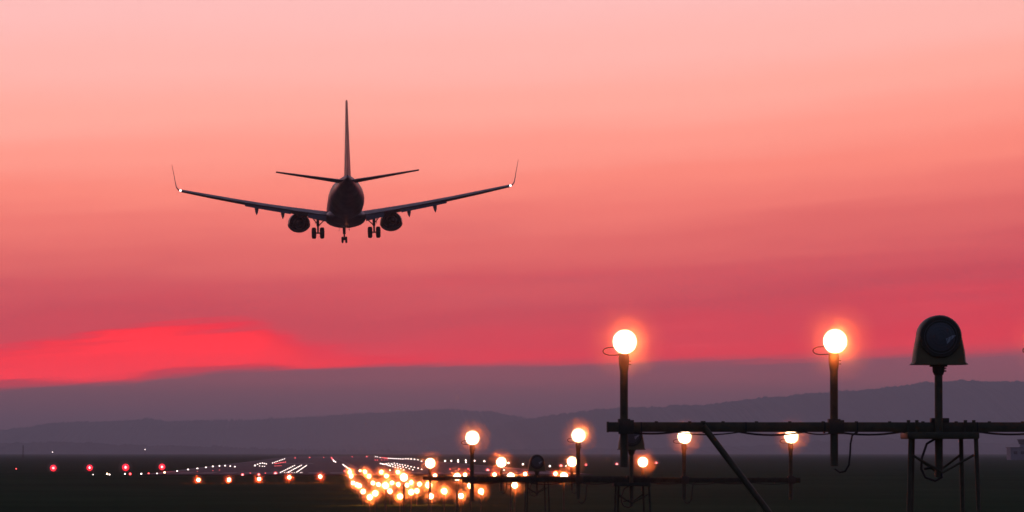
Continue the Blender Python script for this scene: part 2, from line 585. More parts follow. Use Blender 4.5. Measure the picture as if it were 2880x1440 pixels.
b = MB()
FUS = [(18.2, .06, .06, -.55), (17.9, .38, .36, -.52), (17.2, .80, .78, -.42), (16.2, 1.18, 1.20, -.28), (15.0, 1.48, 1.56, -.16), (13.2, 1.75, 1.88, -.05),
       (11.5, 1.88, 2.0, 0), (4, 1.88, 2.0, 0), (-4, 1.88, 2.0, 0), (-7, 1.87, 1.97, .03), (-9.5, 1.76, 1.80, .20), (-12, 1.50, 1.52, .45), (-14.5, 1.17, 1.20, .72),
       (-16.8, .82, .88, .98), (-18.6, .48, .56, 1.20), (-19.7, .22, .28, 1.36), (-20.0, .10, .12, 1.40)]
b.loft([ell(*s) for s in FUS])
fus = b.build('fuselage', M['paint'], plane)
b = MB()
b.loft([ell(7.0, .5, .1, -1.75), ell(5.6, 1.75, .70, -1.55), ell(3, 2.12, .95, -1.52), ell(-1.5, 2.15, .98, -1.5), ell(-4.2, 1.6, .75, -1.5), ell(-6.2, .5, .2, -1.62)])
b.build('belly_fairing', M['paint'], plane)
b = MB()
b.tube([(0, -20.0, 1.40), (0, -20.25, 1.42)], [.09, .07], 10)
b.build('exhaust_outlet', M['hot_metal'], fus)

FOIL = [(0, 0), (.03, .45), (.12, .82), (.3, 1.0), (.55, .78), (.8, .36), (1, .04), (1, -.04), (.8, -.25), (.55, -.5), (.3, -.68), (.12, -.6), (.03, -.36)]


def foil(le, chord, thick, nrm=(0, 0, 1), inc=0.0):
    le, nrm = Vector(le), Vector(nrm).normalized()
    out = []
    for c, t in FOIL:
        out.append(le + Vector((0, -c * chord, 0)) + nrm * (t * thick * 0.5 - math.sin(inc) * c * chord))
    return out


def wing_z(x):
    t = (x - 1.7) / 15.3
    return -1.22 + 2.50 * (0.84 * t + 0.16 * t * t)


def wing_plan(x):
    le = 5.3 - (x - 1.7) * 0.53
    te = -2.5 - max(0, x - 5.6) * 0.19
    return le, te


for s, side in ((-1, 'port'), (1, 'starboard')):
    b = MB()
    secs = []
    for x in (0.6, 1.7, 3.5, 5.6, 8, 11, 14, 17.0):
        le, te = wing_plan(x)
        ch = le - te
        th = {0.6: 1.1, 1.7: 1.08, 3.5: .98, 5.6: .84, 8: .70, 11: .58, 14: .50, 17.0: .36}[x]
        secs.append(foil((s * x, le, wing_z(x) + 0.05), ch, th, (0, 0, 1), R(1.8)))
    b.loft(secs)
    w = b.build('wing', M['paint_wing'], plane)
    le, te = wing_plan(17.0)
    z0 = wing_z(17.0) + .05
    b = MB()
    nr = lambda a: (-s * math.sin(a), 0, math.cos(a))
    b.loft([foil((s * 16.98, le, z0), le - te, .19, nr(.15), R(.8)), foil((s * 17.3, le - .25, z0 + .10), 1.45, .17, nr(.45)), foil((s * 17.5, le - .5, z0 + .36), 1.35, .14, nr(1.0)),
            foil((s * 17.6, le - .8, z0 + .85), 1.15, .10, nr(1.35)), foil((s * 17.72, le - 1.4, z0 + 1.65), .85, .075, nr(1.42)), foil((s * 17.9, le - 2.1, z0 + 2.62), .5, .05, nr(1.42))])
    b.build('winglet', M['paint_wing'], w)
    b = MB()
    b.sphere((s * 17.05, te - .12, z0 - .03), .095, 12, 8)
    b.build('navigation_light', M['navlight'], w)
    for x0, x1, ch, ang in ((2.05, 3.95, 1.55, 30), (5.75, 10.45, 1.05, 25)):
        b = MB()
        secs = []
        for x in (x0, (x0 + x1) / 2, x1):
            le_, te_ = wing_plan(x)
            c = ch * (1 - .25 * (x - x0) / (x1 - x0))
            secs.append(foil((s * x, te_ + .35, wing_z(x) - .16), c, .20, (0, 0, 1), R(ang)))
        b.loft(secs)
        b.build('flap', M['paint_wing'], w)
    for x in (6.55, 9.25):
        le_, te_ = wing_plan(x)
        z = wing_z(x)
        b = MB()
        b.loft([ell(te_ + 2.6, .04, .04, z - .20, 10), ell(te_ + 1.6, .16, .20, z - .30, 10), ell(te_ + .4, .22, .32, z - .50, 10), ell(te_ - .5, .16, .30, z - .82, 10), ell(te_ - 1.3, .03, .07, z - 1.22, 10)])
        for i in range(len(b.v)):
            px, py, pz = b.v[i]
            b.v[i] = (px + s * x, py, pz)
        b.build('flap_track_fairing', M['paint_wing'], w)
    # engine
    e = thing('engine', None, None)
    e.parent = plane
    ex, ez = s * 4.87, -1.80
    e.location = (ex, 0, ez)
    b = MB()
    prof = [(7.3, .96), (7.15, 1.06), (6.4, 1.14), (5.2, 1.18), (4.0, 1.14), (3.0, 1.06), (2.5, .98)]
    b.loft([ell(y, r, r * .95, 0, 28, .16 if y > 4.5 else .16) for y, r in prof] + [ell(2.55, .90, .86, 0, 28, .16)] + [ell(3.4, .76, .72, 0, 28, .16)])
    b.build('nacelle', M['engine'], e)
    b = MB()
    b.lathe((0, 3.2, 0), (0, -1, 0), [(0, .62), (.8, .56), (1.5, .42), (1.55, .36), (1.6, .26), (2.2, .05)], 20)
    b.build('exhaust_cone', M['hot_metal'], e)
    b = MB()
    b.loft([[Vector((x, y, z)) for x, y, z in ((-.16, 6.2, .85), (.16, 6.2, .85), (.16, 1.2, .35), (-.16, 1.2, .35))],
            [Vector((x, y, z)) for x, y, z in ((-.12, 4.6, 1.25), (.12, 4.6, 1.25), (.12, 0.2, 1.05), (-.12, 0.2, 1.05))]])
    b.build('pylon', M['engine'], e)
    # tailplane
    b = MB()
    b.loft([foil((s * .25, -14.6, 1.22), 4.2, .50), foil((s * 2.5, -15.9, 1.22 + 2.25 * .135), 3.1, .38), foil((s * 7.15, -18.4, 1.22 + 6.9 * .135), 1.35, .19)])
    b.build('tailplane', M['paint_wing'], plane)
    # main gear
    gr = thing('main_landing_gear', None, None)
    gr.parent = plane
    gx, gy, zb = s * 2.92, -1.4, -3.72
    gr.location = (gx, gy, zb)
    b = MB()
    b.tube([(0, 0, .56), (0, 0, 1.25), (0, 0, 1.26), (0, .05, 2.5)], [.09, .10, .15, .16], 12)
    b.tube([(-.48, 0, .56), (.48, 0, .56)], .08, 10)
    b.tube([(s * .05, .1, 1.5), (s * .7, .15, 2.35)], [.05, .05], 8)
    b.tube([(-s * .05, .1, 1.3), (-s * .95, .2, 2.2)], [.055, .055], 8)
    b.tube([(0, -.2, .75), (0, -.36, 1.0), (0, -.14, 1.3)], .045, 8)
    b.build('strut', M['gear'], gr)
    b = MB()
    b.box((s * .28, .15, 1.95), (.04, .8, .95))
    b.build('gear_door', M['paint'], gr)
    for q in (-1, 1):
        wl = MB()
        wl.lathe((q * .425 - .2, 0, .56), (1, 0, 0), [(-.04, .38), (-.02, .50), (.04, .58), (.20, .60), (.36, .58), (.42, .50), (.44, .38)], 24)
        wo_ = wl.build('wheel', M['tyre'], gr)
        hb = MB()
        hb.lathe((q * .425 - .21, 0, .56), (1, 0, 0), [(-.04, .16), (-.03, .27), (.45, .27), (.46, .16)], 16)
        hb.build('rim', M['gear'], wo_)

b = MB()
b.loft([foil((0, -11.6, 1.75), 6.3, .86, (1, 0, 0)), foil((0, -13.2, 3.3), 5.2, .70, (1, 0, 0)), foil((0, -16.2, 6.6), 3.4, .44, (1, 0, 0)), foil((0, -18.2, 9.2), 2.15, .26, (1, 0, 0))])
fin = b.build('tail_fin', M['paint_fin'], plane)
b = MB()
b.loft([foil((0, -8.0, 1.9), 5.0, .12, (1, 0, 0)), foil((0, -11.8, 2.5), 1.6, .14, (1, 0, 0))])
b.build('dorsal_fillet', M['paint'], fin)
b = MB()
b.sphere((0, -19.8, 1.62), .07, 8, 6)
b.build('tail_light', M['steel_dark'], fin)

ng = thing('nose_landing_gear', None, None)
ng.parent = plane
ng.location = (0, 13.2, -3.55)
b = MB()
b.tube([(0, 0, .34), (0, 0, .95), (0, 0, .96), (0, .1, 2.1)], [.08, .09, .16, .18], 12)
b.tube([(-.22, 0, .34), (.22, 0, .34)], .06, 10)
b.tube([(0, .1, 1.1), (0, .9, 1.9)], .05, 8)
b.build('strut', M['gear'], ng)
for q in (-1, 1):
    wl = MB()
    wl.lathe((q * .20 - .09, 0, .34), (1, 0, 0), [(-.03, .22), (-.01, .31), (.04, .355), (.14, .355), (.19, .31), (.21, .22)], 20)
    wl.build('wheel', M['tyre'], ng)
    dm = MB()
    dm.box((q * .52, .5, 1.62), (.04, 1.3, .55), Matrix.Rotation(q * R(-8), 3, 'Y'))
    dm.build('gear_door', M['paint'], ng)
b = MB()
b.sphere((.05, 1.2, -2.44), .07, 12, 8)
b.build('beacon_light', M['beacon'], plane)
beacon = bpy.data.lights.new('beacon_light_source', 'POINT')
beacon.energy = 1.6
beacon.color = (1, .25, .12)
beacon.shadow_soft_size = .1
bo = bpy.data.objects.new('beacon_light_source', beacon)
COL.objects.link(bo)
bo.parent = plane
bo.location = (.05, -1.5, -2.95)

# ------------------------------------------------------------------ approach lights
HALO_BALLS = [MB() for _ in HALO_LAYERS]


def light(color, energy, loc, parent, r=0.02, cone=172, tilt=0):
    l = bpy.data.lights.new('lamp_light', 'SPOT')
    l.spot_size = R(cone)
    l.spot_blend = 0.25
    l.energy = energy
    l.color = color
    l.shadow_soft_size = r
    o = bpy.data.objects.new('lamp_light', l)
    COL.objects.link(o)
    o.location = loc
    o.rotation_euler = (R(-90 - tilt), 0, 0)
    o.parent = parent
    return o


def halo_ball(c, r):  # nested balls added around a lamp to scatter its light into a halo
    for b_, (q, _) in zip(HALO_BALLS, HALO_LAYERS):
        b_.sphere(c, r * q, 20, 14)


def lamp_meshes(r, rise, drop, near):
    """lens centre at origin, facing -y; beam centre 'rise' below"""
    k = r / 0.083
    lens = MB()
    lens.lathe((0, -.012, 0), (0, -1, 0), [(-.02, r * .99), (0, r), (.012, r * .8), (.02, r * .45), (.023, .002)], 28 if near else 14)
    bowl = MB()
    bowl.lathe((0, 0, 0), (0, 1, 0), [(-.012, r * 1.015), (0, r * 1.07), (.012, r * 1.05), (.05, r * .92), (.09, r * .68), (.12, r * .35), (.14, r * .3), (.15, .002)], 28 if near else 14)
    sock = MB()
    zt = -r * .98
    sock.lathe((0, .06, zt), (0, 0, -1), [(-.02, .02), (0, .034), (.03, .039), (.075, .037), (.13, .029), (.145, .028)], 14)
    if near:
        for zz in (.055, .08):
            sock.tube([(.03, .06, zt - zz), (.052, .06, zt - zz)], .004, 6)
    post = MB()
    post.tube([(0, .06, zt - .14), (0, .06, -rise - drop)], .0285, 16 if near else 8)
    return lens, bowl, sock, post


MESHES = {}


def approach_light(pos, rise, drop, r, energy, halo_r, label, group, near, lamp_color=(1.0, 0.165, 0.024)):
    key = (round(r, 4), round(rise, 3), round(drop, 3), near)
    if key not in MESHES:
        l, bw, so, po = lamp_meshes(r, rise, drop, near)
        lp = None
        if near:
            c = MB()
            pts = [(-.01, .05, -r - .005)]
            for i in range(13):
                a = R(-80 - i * 16)
                pts.append((-.095 + .055 * math.cos(a) + (0.02 if i == 0 else 0), .06 + .01 * i / 12, -.066 + .028 * math.sin(a)))
            pts.append((-.055, .075, -.037))
            c.tube(pts, .0042, 8)
            lp = c.mesh('cable_loop', M['rubber'])
        MESHES[key] = (l.mesh('lens', M['lamp']), bw.mesh('bowl', M['steel_dark']), so.mesh('socket', M['steel_dark']), po.mesh('post', M['steel']), lp)
    ms = MESHES[key]
    t = thing('approach_light', label, 'approach light', pos, group)
    put('lens', ms[0], t)
    put('bowl', ms[1], t)
    put('socket', ms[2], t)
    put('post', ms[3], t)
    if ms[4]:
        put('cable_loop', ms[4], t)
    light(lamp_color, energy, (0, -.10, 0), t)
    halo_ball(Vector(pos) + Vector((0, -.06, 0)), halo_r)
    return t


def strobe(pos, label, near, drop):
    """pos: centre of its round window"""
    t = thing('strobe_light', label, 'strobe light', pos, 'unlit strobe lights at the middle of the light bars')
    R0 = .158
    b = MB()
    secs = []

    def outline(s, flare, y):
        pts = []
        for i in range(17):
            a = math.pi * i / 16
            pts.append(Vector((R0 * s * math.cos(a), y, R0 * s * math.sin(a) * 1.0)))
        pts.append(Vector((-.178 * s, y, -.10)))
        pts.append(Vector((-.186 * s, y, -.178)))
        pts.append(Vector((-.205 * s - flare, y, -.196)))
        pts.append(Vector((.205 * s + flare, y, -.196)))
        pts.append(Vector((.186 * s, y, -.178)))
        pts.append(Vector((.178 * s, y, -.10)))
        return pts
    b.loft([outline(.94, 0, -.10), outline(1.0, 0, -.085), outline(1.0, 0, .05), outline(.93, 0, .12), outline(.6, 0, .17)])
    b.build('housing', M['yellow'], t)
    b = MB()
    b.lathe((0, -.099, 0), (0, -1, 0), [(0, .150), (.012, .150), (.02, .143), (.021, .134), (.012, .128)], 32)
    for q in range(8):
        a = math.pi * (q + .5) / 4
        b.tube([(.1425 * math.cos(a), -.118, .1425 * math.sin(a)), (.1425 * math.cos(a), -.126, .1425 * math.sin(a))], .006, 6)
    b.build('rim', M['steel_dark'], t)
    b = MB()
    b.lathe((0, -.10, 0), (0, -1, 0), [(0, .133), (.012, .128), (.024, .09), (.03, .04), (.031, .002)], 32)
    for q in range(5):
        rr_ = .03 + q * .022
        b.tube([(rr_ * math.cos(2 * math.pi * k / 24), -.122 - .004 * (4 - q) - .001, rr_ * math.sin(2 * math.pi * k / 24)) for k in range(25)], .0022, 5)
    gl = b.build('window', M['strobe_glass'], t)
    if near:
        b = MB()
        b.loft([[Vector((.035, -.127, -.012)), Vector((.085, -.127, .012)), Vector((.108, -.122, .012)), Vector((.045, -.127, -.05))],
                [Vector((.035, -.1335, -.012)), Vector((.085, -.1325, .012)), Vector((.108, -.126, .012)), Vector((.045, -.1325, -.05))]])
        b.build('reflection_patch', M['glass_glint'], gl)  # raised pale patch standing in for a reflection on the window
    b = MB()
    b.lathe((0, 0, -.196), (0, 0, -1), [(0, .065), (.014, .065), (.016, .045), (.05, .043), (.07, .034), (.075, .03)], 16)
    for zz in (.025, .045):
        b.tube([(.03, 0, -.196 - zz), (.056, 0, -.196 - zz)], .006, 6)
    b.build('collar', M['steel_dark'], t)
    b = MB()
    b.tube([(0, 0, -.25), (0, 0, -drop)], .0285, 14)
    b.build('post', M['steel'], t)
    return t


def light_bar(centre, lamps_x, label, height, near, sm='steel'):
    """crossbeam centred at centre on a four-legged tower of the given height"""
    t = thing('light_bar', label, 'light bar', centre, 'crossbeams that carry the approach lights')
    hl = 2.39
    b = MB()
    b.box((0, .06, 0), (hl * 2, .07, .07), bevel=.006)
    for s in (-1, 1):
        b.box((s * (hl - .001), .06, 0), (.012, .076, .076))
    if near:
        for i in range(19):
            x = -hl + .35 + i * .24
            b.tube([(x, .06, .034), (x, .06, .042)], .012, 8)
    b.build('beam', M[sm], t)
    for x in lamps_x:
        c = MB()
        c.box((x + .015, .06, .0), (.108, .085, .10), bevel=.004)
        c.box((x, .06, .047), (.085, .08, .022))
        for q in (-.04, .045):
            c.tube([(x + q + .01, .01, .02), (x + q + .01, -.002, .02)], .008, 6)
        c.build('clamp', M['steel_dark'], t)
    c = MB()
    c.box((0, .06, .05), (.13, .085, .03), bevel=.004)
    c.build('clamp', M['steel_dark'], t)
    c = MB()
    c.box((0, .06, -.06), (.515, .40, .05), bevel=.008)
    for q in (-.235, -.175, .175, .235):
        c.tube([(q, -.02, .034), (q, -.02, .05)], .013, 8)
        c.tube([(q, .0, -.035), (q, .0, .04)], .007, 6)
    c.build('head_plate', M[sm], t)
    for (x, y) in ((-.232, -.10), (.238, -.10), (-.172, .22), (.178, .22)):
        l = MB()
        l.tube([(x, y, -.085), (x * 1.25, y * 1.25 - .01, -height)], .016, 10)
        l.build('leg', M[sm], t)
    n = max(1, int(height / .55))
    for y in (-.10, .22):
        c = MB()
        xv = .222 if y < 0 else .172
        c.tube([(-xv, y, -.20), (0, y * .9, -.325), (xv, y, -.20)], .010, 6)
        c.build('vee_brace', M[sm], t)
        c = MB()
        for i in range(1, n):
            z0 = -.22 - i * (height - .25) / n
            z1 = z0 - (height - .3) / n
            q = 1 + .25 * i / n
            xx = .232 if y < 0 else .175
            c.tube([(-xx * q, y * q, z0), (xx * q, y * q, z1)], .008, 6)
            c.tube([(xx * q, y * q + .012, z0), (-xx * q, y * q + .012, z1)], .008, 6)
        if c.v:
            c.build('bracing', M[sm], t)
    for s in (-1, 1) if height > 1.8 else ():
        l = MB()
        x0, z0 = s * 1.71, .008
        l.tube([(x0, -.0, z0), (s * .24, -.02, -height + .06)], .023, 12)
        l.tube([(x0, -.01, .03), (x0, -.01, .043)], .018, 8)
        l.build('diagonal_brace', M[sm], t)
    c = MB()
    nodes = [-2.25, -1.9, -1.45, -.98, -.75, -.28, .28, .75, 1.2, 1.72, 2.25]
    for i, (a, e) in enumerate(zip(nodes, nodes[1:])):
        sag = .014 + .012 * ((i * 37) % 5) / 5
        pts = [(a + (e - a) * k / 8.0, .03, -.036 - sag * 4 * (k / 8.0) * (1 - k / 8.0)) for k in range(9)]
        c.tube(pts, .0055, 6)
        if i % 2 == 0:
            c.tube([(p[0], .05, p[2] + .006) for p in pts], .004, 6)
    for k in range(11):
        x = -2.15 + k * .41 + .09 * math.sin(k * 2.7)
        c.box((x, .06, -.004), (.008, .079, .080))
    c.build('cable', M['rubber'], t)
    if near:
        for x in lamps_x[1:3]:
            c = MB()
            c.tube([(x + .16, .02, -.035), (x + .125, .015, -.06), (x + .112, .01, -.12), (x + .108, .01, -.2), (x + .10, .01, -.27), (x + .075, .02, -.315), (x + .04, .04, -.325), (x + .005, .06, -.30)], .007, 8)
            c.build('cable', M['rubber'], t)
        c = MB()
        c.tube([(-.05, -.05, -.085), (-.11, -.06, -.12), (-.145, -.06, -.22), (-.15, -.06, -.30), (-.12, -.06, -.36), (-.05, -.06, -.385), (.0, -.04, -.36), (.005, .0, -.30), (-.03, .02, -.285), (-.12, .02, -.30)], .009, 8)
        c.build('cable', M['rubber'], t)
    return t


ORD = ['nearest', 'second', 'third', 'fourth', 'fifth', 'sixth', 'seventh', 'eighth', 'ninth', 'tenth', 'eleventh', 'twelfth', 'thirteenth']
PLACE = ['outer left', 'inner left', 'inner right', 'outer right']
# (distance, lamp readings)
BARS = [
    (30.7, [(1571, 860), (2100, 858.6), (2629, 858), (3157, 858)]),
    (60.7, [(1188, 1101.7), (1455, 1095.5), (1721.5, 1098.5), (1990, 1098)]),
    (90.7, [(1082, 1165.5), (1261, 1163), (1439, 1161.7), (1617, 1162.5)]),
    (120.7, [(1016, 1201), (1150, 1200), (1285, 1198.7), (1418.6, 1198)]),
    (150.7, [(970, 1221.5), (1078.6, 1220.5), (1184, 1221.7), (1295, 1220.5)]),
    (180.7, [(944, 1241), (1034, 1238), (1118, 1236), (1210, 1236)]),
    (210.7, [(930, 1251), (1006, 1249), (1084, 1248.5), (1160, 1247.5)]),
    (240.7, [(913.5, 1236.5), (981, 1235.5), (1048.5, 1235), (1115.7, 1235)]),
    (270.7, [(904, 1222), (966, 1221), (1024, 1220.5), (1082, 1219.5)]),
    (300.7, [(898, 1219.5), (952, 1219), (1002, 1219), (1055, 1218)]),
    (330.7, [(888, 1215), (938, 1215), (986, 1214.5), (1034.5, 1214)]),
    (360.7, [(883.5, 1198), (928, 1198), (972, 1197.5), (1015.5, 1197)]),
    (390.7, [(880, 1187.5), (918.5, 1187), (959.5, 1187.5), (1001, 1187.5)]),
]
LOOK = {0: 'tall approach lamp, big white-hot disc high above the near crossbeam',
        }
for i, (d, lamps) in enumerate(BARS):
    pts = [at(u, v, d) for u, v in lamps]
    c = sum(pts, Vector()) / 4
    zl = c.z
    gz = ground_z(d)
    near = i < 3
    rise = .615 if i < 2 else (.33 if i == 2 else zl - gz - .02)
    beam_z = zl - rise
    r = [.083, .092, .100, .102, .105, .112, .125, .125, .125, .135, .145, .15, .155][i]
    mr = .31 if i == 0 else .215 + (.0011 if i < 4 else .0014) * d
    en = 105.0 * (r / .083) * [1.2, 2.0, 2.5, 3.2, 3.6, 3.9, 4.2][min(i, 6)] * (1 + .16 * math.sin(i * 5.3))
    for k, p in enumerate(pts):
        if i == 0 and k == 3:
            continue
        if i == 0:
            lab = ['large glaring approach lamp over the cut end of the near crossbeam', 'large glaring approach lamp between the beam end and the domed strobe',
                   'approach lamp just past the picture edge beyond the domed strobe'][k]
        else:
            lab = f"glaring orange-white approach lamp, {PLACE[k]} of four in the {ORD[i]} row from the camera"
        approach_light(Vector((p.x, d, p.z)), rise, min(.28, max(.06, (beam_z - gz) * .3)), r, en * (1 + .2 * math.sin(i * 3.1 + k * 2.3)), mr, lab, 'approach lamps in rows of four', near)
    if i < 3:
        lx = [p.x - c.x for p in pts]
        light_bar(Vector((c.x, d, beam_z)), lx, ['dark steel crossbeam on a braced tower, the largest and nearest one', 'dim steel crossbeam behind the nearest one, low against the dark grass',
                                                  'dark crossbeam on a short tower carrying the third row of lamps'][i], beam_z - gz + .05, near, 'steel' if i == 0 else 'steel_far')
    if i < 3:
        sz = zl + (.028 if i == 0 else 0.01)
        sx = at(2360.5, 850, 30.7).x if i == 0 else (at(1588, 1095, d).x if i == 1 else at(1350.5, 1160, d).x)
        strobe(Vector((sx, d + .0, sz)), ['unlit dome-topped strobe with a round window on the near light bar', 'unlit strobe half hidden behind the post at the near beam end',
                                          'small dark dome-topped strobe standing alone among the distant lamps'][i], near, sz - beam_z + .36)

# wide crossbar of single lamps
CROSS = [(499, 1207.5), (576, 1207), (651.7, 1205), (727.7, 1201), (805.7, 1199), (1094, 1196.5), (1170, 1194.5), (1244, 1193.7), (1321, 1192.5), (1397, 1191.7)]
for k, (u, v) in enumerate(CROSS):
    p = at(u, v, 360.7)
    side = 'left' if k < 5 else 'right'
    n = ['first', 'second', 'third', 'fourth', 'fifth'][k % 5]
    approach_light(Vector((p.x, 360.7, p.z)), max(.2, p.z - ground_z(360) - .02), .06, .15, 900.0, .56,
                   f'single orange approach lamp, {n} from the left of the {side} wing of the wide crossbar', 'single lamps of the wide crossbar', False, (1.0, .065, .005))

# ------------------------------------------------------------------ slope indicator, runway and field lights
def d_of(v, z=2.18, lo=430, hi=2300):
    return max(lo, min(hi, z * F / max(1e-3, v - 1138)))


for k, (u, v, s) in enumerate([(134, 1177.5, 1.0), (225.5, 1176.7, .95), (316, 1175.7, 1.1), (407.5, 1174.5, .98)]):
    d = 505.0 - k * 2
    p = at(u, v, d)
    t = thing('slope_indicator', 'red precision slope light unit, %s from the left in the row of four' % ['first', 'second', 'third', 'fourth'][k], 'slope indicator', p, 'red slope indicator lights beside the runway')
    b = MB()
    b.box((0, .40, 0), (.9, .7, .42), bevel=.04)
    b.build('housing', M['steel_dark'], t)
    b = MB()
    b.lathe((0, .04, 0), (0, -1, 0), [(.02, .15 * s), (.05, .14 * s), (.07, .08 * s), (.08, .002)], 16)
    b.build('lens', M['papi'], t)
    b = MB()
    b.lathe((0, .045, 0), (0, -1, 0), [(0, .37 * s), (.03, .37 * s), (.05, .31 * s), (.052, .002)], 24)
    b.build('halo_disc', M['red_halo'], t)  # oversized glowing disc added as the red halo round the lens
    for s2 in (-1, 1):
        b = MB()
        b.tube([(s2 * .35, .4, -.2), (s2 * .35, .4, ground_z(d) - p.z - .05)], .04, 8)
        b.build('leg', M['steel_dark'], t)
    light((1.0, .012, .03), 2600 * s, (0, -.2, 0), t, .05, 40, 5)
    halo_ball(p + Vector((0, -.2, 0)), .80 * s)

FIX = {}


def field_light(u, v, kind, label, group, size=1.0, d=None):
    d = d or d_of(v)
    p = at(u, v, d)
    rr = max(.06, .000165 * d) * size * (1.6 if kind in ('red', 'papi') else 1.0)
    h = max(.05, p.z - ground_z(d))
    rr = round(max(.03, rr), 2)
    key = (kind, rr, round(h, 1))
    if key not in FIX:
        b = MB()
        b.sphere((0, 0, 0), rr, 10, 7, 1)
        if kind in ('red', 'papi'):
            b.sphere((0, -rr * .75, 0), rr * .62, 10, 7, 2)  # hot core; the larger red sphere behind is its halo as emission
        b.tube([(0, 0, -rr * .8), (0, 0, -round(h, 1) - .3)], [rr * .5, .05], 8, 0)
        FIX[key] = b.mesh('runway_light', [M['steel_dark'], M['red_halo' if kind in ('red', 'papi') else kind], M[kind]])
    o = put('runway_light', FIX[key], None, p)
    tag(o, label, 'runway light', group)
    return o


z6 = lambda x, y: (608.2 + x * .25, 1091.2 + y * .25)
z4 = lambda x, y: (751.3 + x * .14585, 1127 + y * .14585)
z5 = lambda x, y: (x * .25, 1091.2 + y * .25)
z7 = lambda x, y: (1028.6 + x * .25, 1055.5 + y * .25)


def run(a, e, n):
    return [(a[0] + (e[0] - a[0]) * k / (n - 1.0), a[1] + (e[1] - a[1]) * k / (n - 1.0)) for k in range(n)]


# right-hand edge row and touchdown zone
for k, q in enumerate([(1320, 150), (1355, 155), (1405, 165), (1440, 170), (1475, 174), (1500, 177), (1525, 180)]):
    field_light(*z4(*q), 'red' if k > 2 else 'white', 'tiny far reddish light at the distant end of the right-hand runway edge row', 'far right edge lights', .62)
for q in [(1550, 180), (1585, 183), (1615, 185), (1648, 187), (1685, 188), (1722, 190), (1760, 192), (1800, 194), (1845, 187), (1890, 187), (1940, 190), (1998, 197), (2057, 207), (2118, 232)]:
    field_light(*z4(*q), 'white', 'small white light in the curving row along the right-hand runway edge', 'right edge lights', .8)
for q in [(1320, 210), (1360, 210), (1430, 210), (1480, 207), (1530, 205)]:
    field_light(*z4(*q), 'red', 'faint pinkish light in the short row between the edge row and the touchdown lights', 'faint far lights', .45)
TD = [(1510, 275), (1550, 265), (1600, 275), (1650, 262), (1700, 275), (1745, 285), (1790, 292), (1835, 300), (1885, 312), (1938, 325), (1995, 335), (2060, 350), (2120, 370),
      (1440, 275), (1480, 285), (1520, 290), (1570, 300), (1620, 290), (1665, 300), (1710, 308), (1752, 320), (1800, 330), (1855, 340), (1910, 358), (1970, 378),
      (1410, 270), (1460, 282), (1545, 305), (1580, 312), (1625, 325), (1668, 335), (1712, 347), (1762, 358), (1815, 378)]
for q in TD:
    field_light(*z4(*q), 'white', 'small white touchdown light in the dense triple row right of the centre line', 'right touchdown zone lights', .72)
# left touchdown streaks
for a, e in (((390, 390), (530, 320)), ((470, 385), (600, 318)), ((555, 385), (650, 320))):
    for q in run(a, e, 9):
        field_light(*z6(*q), 'white', 'white touchdown light in the three slanting streaks left of the centre line', 'left touchdown zone lights', .62)
for x in (430, 455, 480, 505, 530, 590, 605):
    field_light(*z6(x, 390), 'white', 'faint pale light in the thin row at the foot of the left streaks', 'faint threshold lights', .4)
for q in run((310, 295), (430, 254), 8):
    field_light(*z6(*q), 'white', 'far light in the upper slanting streak beyond the left touchdown lights', 'far left streak lights', .62)
for q in run((335, 302), (440, 286), 7):
    field_light(*z6(*q), 'red', 'far reddish light in the lower slanting streak beyond the left touchdown lights', 'far left red lights', .5)
for q in run((335, 325), (395, 322), 4):
    field_light(*z6(*q), 'red', 'dim reflection-like red light under the far left streaks', 'far left low lights', .38)
for q in [(133, 322), (160, 308), (185, 300), (207, 296), (228, 300), (247, 305)]:
    field_light(*z6(*q), 'white', 'white light in the short arched cluster left of the slanting streaks', 'arched cluster lights', 1.15 if q[0] == 133 else .7)
for q in [(180, 325), (207, 328), (228, 328)]:
    field_light(*z6(*q), 'white', 'small white light in the flat row under the arched cluster', 'lights under the arched cluster', .5)
# centre line
for k, q in enumerate(run((1018, 312), (1090, 360), 8)):
    field_light(*z6(*q), 'white', 'white centre line light in the bright slanting streak ahead of the approach lamps', 'near centre line lights', .7)
for k, q in enumerate(run((903, 243), (930, 280), 6)):
    field_light(*z6(*q), 'red' if k < 3 else 'white', 'far centre line light in the short red and white streak below the jet', 'far centre line lights', .7)
field_light(*z6(944, 285), 'white', 'single white far light at the foot of the short red and white streak', 'single far lights', .8)
# left edge row
for k, q in enumerate([(1782, 377), (1892, 362), (1986, 351), (2072, 340), (2142, 331), (2208, 325), (2265, 323), (2317, 327), (2363, 333)]):
    field_light(*z5(*q), 'white', 'white light number %s along the arched row right of the red slope lights' % ['one', 'two', 'three', 'four', 'five', 'six', 'seven', 'eight', 'nine'][k], 'arched row of left edge lights', [1, 1.15, 1.05, .95, 1.15, .9, .85, .85, .85][k])
for u, v, lab in ((496.5, 1186.3, 'second'), (535.5, 1183.7, 'fifth'), (552, 1182.4, 'sixth')):  # small emitters standing in for reflections of the row's lamps
    field_light(u, v, 'red', f'tiny faint reflection, made as a glowing bead, low under the {lab} lamp of the arched row', 'tiny low reflections', .3)
